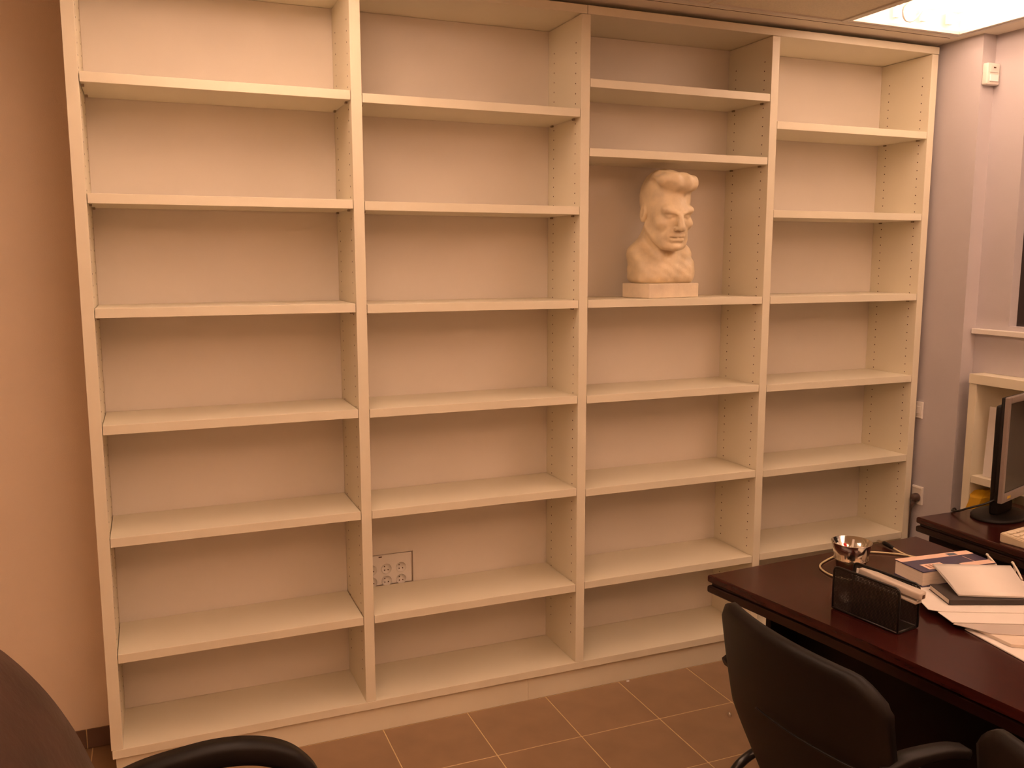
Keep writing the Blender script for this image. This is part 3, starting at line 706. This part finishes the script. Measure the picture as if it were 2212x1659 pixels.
# keyboard
kb = thing('keyboard', 'beige keyboard on the side desk in front of the monitor', 'keyboard', (2.934, -0.868, DZ+0.0006), math.radians(8))
bm = bmesh.new()
vv = [(0, 0, 0), (.45, 0, 0), (.45, -.165, 0), (0, -.165, 0), (0, 0, .034), (.45, 0, .034), (.45, -.165, .018), (0, -.165, .018)]
V = [bm.verts.new(p) for p in vv]
for f in ((0, 1, 2, 3), (4, 7, 6, 5), (0, 4, 5, 1), (1, 5, 6, 2), (2, 6, 7, 3), (3, 7, 4, 0)): bm.faces.new([V[i] for i in f])
bmesh.ops.bevel(bm, geom=bm.edges[:], offset=.003, segments=2, affect='EDGES'); obj('case', bm, KEYB, kb)
ks = None
for r in range(6):
    for k in range(21):
        if k in (15, 19) and r == 5: pass
        x, y = .014+k*.0202, -.014-r*.0235
        z = .034-.016*(-y/.165)
        if ks is None: ks = obj('key', B(0, .0165, -.0170, 0, -.001, .0055, .002), KEYC, kb, loc=(x, y, z))
        else: inst(ks, 'key', kb, (x, y, z))

# ------------------------------------------------------------------ visitor chairs (backs to the camera, pulled up to the desk)
def visitor_chair(loc, rz, label):
    t = thing('visitor_chair', label, 'chair', loc, rz, 'black visitor chairs at the desk')
    # local: +x forward (towards desk), y sideways, z up; origin on floor under the back
    bm = bmesh.new()
    NU, NV = 28, 26
    def halfw(z):
        if z > .60: return .274
        return .274-.150*((.60-z)/.16)**1.15
    def topz(s):   # rounded upper corners
        a = abs(s)
        return .893-.012*a*a-(0.060*max(0, (a-.72)/.28)**2.2)
    grid = {}
    for side in (0, 1):
        for iu in range(NU+1):
            s = -1+2*iu/NU
            for iv in range(NV+1):
                q = iv/NV; z = .44+(topz(s)-.44)*q
                wv = halfw(z); y = s*wv
                x = .085*max(0, 1-(z-.44)/.46)**1.3 + .060*(s*s)*(wv/.274) - .012
                th = .044 if 0 < iu < NU and 0 < iv < NV else .030
                grid[side, iu, iv] = bm.verts.new((x+(th if side else 0)+(0.007 if (not side) and (iu in (0, NU) or iv in (0, NV)) else 0), y, z))
    for iu in range(NU):
        for iv in range(NV):
            bm.faces.new([grid[0, iu, iv], grid[0, iu, iv+1], grid[0, iu+1, iv+1], grid[0, iu+1, iv]])
            bm.faces.new([grid[1, iu, iv], grid[1, iu+1, iv], grid[1, iu+1, iv+1], grid[1, iu, iv+1]])
    for iu in range(NU):
        for iv in (0, NV): bm.faces.new([grid[0, iu, iv], grid[0, iu+1, iv], grid[1, iu+1, iv], grid[1, iu, iv]])
    for iv in range(NV):
        for iu in (0, NU): bm.faces.new([grid[0, iu, iv], grid[1, iu, iv], grid[1, iu, iv+1], grid[0, iu, iv+1]])
    bk_ = obj('backrest', bm, BLKS, t, True)
    obj('seam', tube(spline([(.010+.060*(s*s), s*.262, .685-.010*s*s) for s in (-.93, -.7, -.5, -.3, -.1, .1, .25)], 5), .003, 6), BLKS, bk_, True)
    for s in (-1, 1):
        bb = lathe([(.006, 0), (.005, .003)], 10)
        for v in bb.verts: v.co = Vector((-v.co.z, v.co.x, v.co.y))
        obj('bolt', bb, STEEL, bk_, True, loc=(.034, s*.19, .60))
    bm = bmesh.new(); box(bm, .130, .475, -.188, .188, .415, .475, .022, 3); obj('seat', bm, FABR, t, True)
    obj('seat_pan', B(.140, .465, -.175, .175, .400, .4145, .004), BLKS, t)
    for s in (-1, 1):
        y = s*.236
        obj('leg', tube(spline([(.30, y, .456), (.20, y, .455), (.13, y, .438), (.085, y, .402), (.04, y, .32), (-.02, y, .18), (-.06, y, .013)], 8), .0125, 10), TUBE, t, True)
        obj('leg', tube(spline([(.301, y, .456), (.39, y, .452), (.435, y, .41), (.45, y, .32), (.455, y, .18), (.46, y, .013)], 8), .0125, 10), TUBE, t, True)
        arm = obj('armrest', ribbon(spline([(.075, s*.264, .694), (.10, s*.266, .704), (.14, s*.268, .712), (.24, s*.268, .706), (.30, s*.266, .690)], 6), (0, 1, 0), .038, .024), BLK, t, True)
        obj('arm_support', tube(spline([(.16, s*.264, .700), (.18, s*.252, .58), (.19, s*.236, .456)], 6), .010, 8), TUBE, arm, True)
        for x in (-.06, .46): obj('foot_cap', lathe([(.014, 0), (.014, .014)], 10), BLK, t, True, loc=(x, y, .0003))
    for x in (.19, .40): obj('cross_bar', tube(spline([(x, -.236, .454), (x, -.205, .404), (x, -.1, .388), (x, .1, .388), (x, .205, .404), (x, .236, .454)], 6), .0105, 8), TUBE, t, True)
    return t
visitor_chair((1.455, -1.478, 0), 0, 'black moulded visitor chair nearer the bookcase, pulled up to the desk')
visitor_chair((1.540, -2.165, 0), 0, 'black visitor chair cut off by the lower right corner of the picture')

# ------------------------------------------------------------------ leather armchair, lower left
ac = thing('office_chair', 'brown leather office chair with curved black arms at the lower left', 'chair', (0.17, -1.36, 0.0))
# back: reclined thick pad, local +x forward
bm = bmesh.new(); prof = [(.00, .48), (-.055, .58), (-.11, .70), (-.15, .81), (-.205, .92), (-.285, 1.03), (-.35, 1.08)]
path = spline(prof_pts := [(p[0], 0, p[1]) for p in prof], 5); NS = 14; rows = []
for i, p in enumerate(path):
    t_ = (path[min(i+1, len(path)-1)]-path[max(0, i-1)]).normalized(); n_ = Vector((t_.z, 0, -t_.x))
    f = i/(len(path)-1); hw = .235+.03*math.sin(PI*f)-.05*max(0, f-.75)**1.0*2
    ring = []
    for k in range(NS):
        a = 2*PI*k/NS; cy_, sn = math.cos(a), math.sin(a)
        yy = hw*math.copysign(abs(cy_)**.55, cy_); xx = .058*math.copysign(abs(sn)**.7, sn)*(1 if 0 < i < len(path)-1 else .45)
        ring.append(bm.verts.new(p+n_*(xx-.058)+Vector((0, yy, 0))))
    rows.append(ring)
for a, b in zip(rows, rows[1:]):
    for k in range(NS): bm.faces.new((a[k], a[(k+1) % NS], b[(k+1) % NS], b[k]))
bm.faces.new(rows[0][::-1]); bm.faces.new(rows[-1])
obj('backrest', bm, BROWNL, ac, True)
bm = bmesh.new(); box(bm, -.03, .44, -.25, .25, .40, .50, .045, 4); obj('seat', bm, BROWNL, ac, True)
for s in (-1, 1):
    y = s*.285
    pts = spline([(-.17, y, .54), (-.13, y, .600), (-.05, y, .634), (.046, y, .648), (.114, y, .651), (.178, y, .643), (.232, y, .625), (.275, y, .594), (.310, y, .54), (.305, y, .47), (.25, y, .42), (.16, y, .405), (.05, y, .40)], 6)
    ar = obj('armrest', ribbon(pts, (0, 1, 0), .052, .048), BLK, ac, True)
    obj('arm_bracket', B(.05, .16, min(s*.20, s*.287), max(s*.20, s*.287), .385, .40), BLK, ar)
obj('column', tube([(.20, 0, .10), (.20, 0, .40)], .028, 14), TUBE, ac, True)
for k in range(5):
    a = 2*PI*k/5+.3; dx, dy = math.cos(a), math.sin(a)
    lg = obj('base_leg', tube([(.20+.02*dx, .02*dy, .105), (.20+.29*dx, .29*dy, .075)], .018, 8, rads=[.024, .014]), BLK, ac, True)
    bm = lathe([(.012, -.02), (.024, -.018), (.024, .018), (.012, .02)], 14)
    for v in bm.verts: v.co = Vector((v.co.x, v.co.z, v.co.y))
    o = obj('caster', bm, BLK, lg, True, loc=(.20+.29*dx, .29*dy, .0245))
    obj('caster_stem', tube([(.20+.29*dx, .29*dy, .045), (.20+.29*dx, .29*dy, .075)], .006, 6), TUBE, lg, True)

# tiny scrap of paper on the floor
tag(obj('paper_scrap', prism([(-.008, -.004), (.004, -.006), (.009, .003), (-.003, .006)], 0.0, .004, .001, 1), PAPER, loc=(1.945, 0.004, 0.0004)), 'tiny white paper scrap on the floor tiles by the plinth', 'paper scrap')
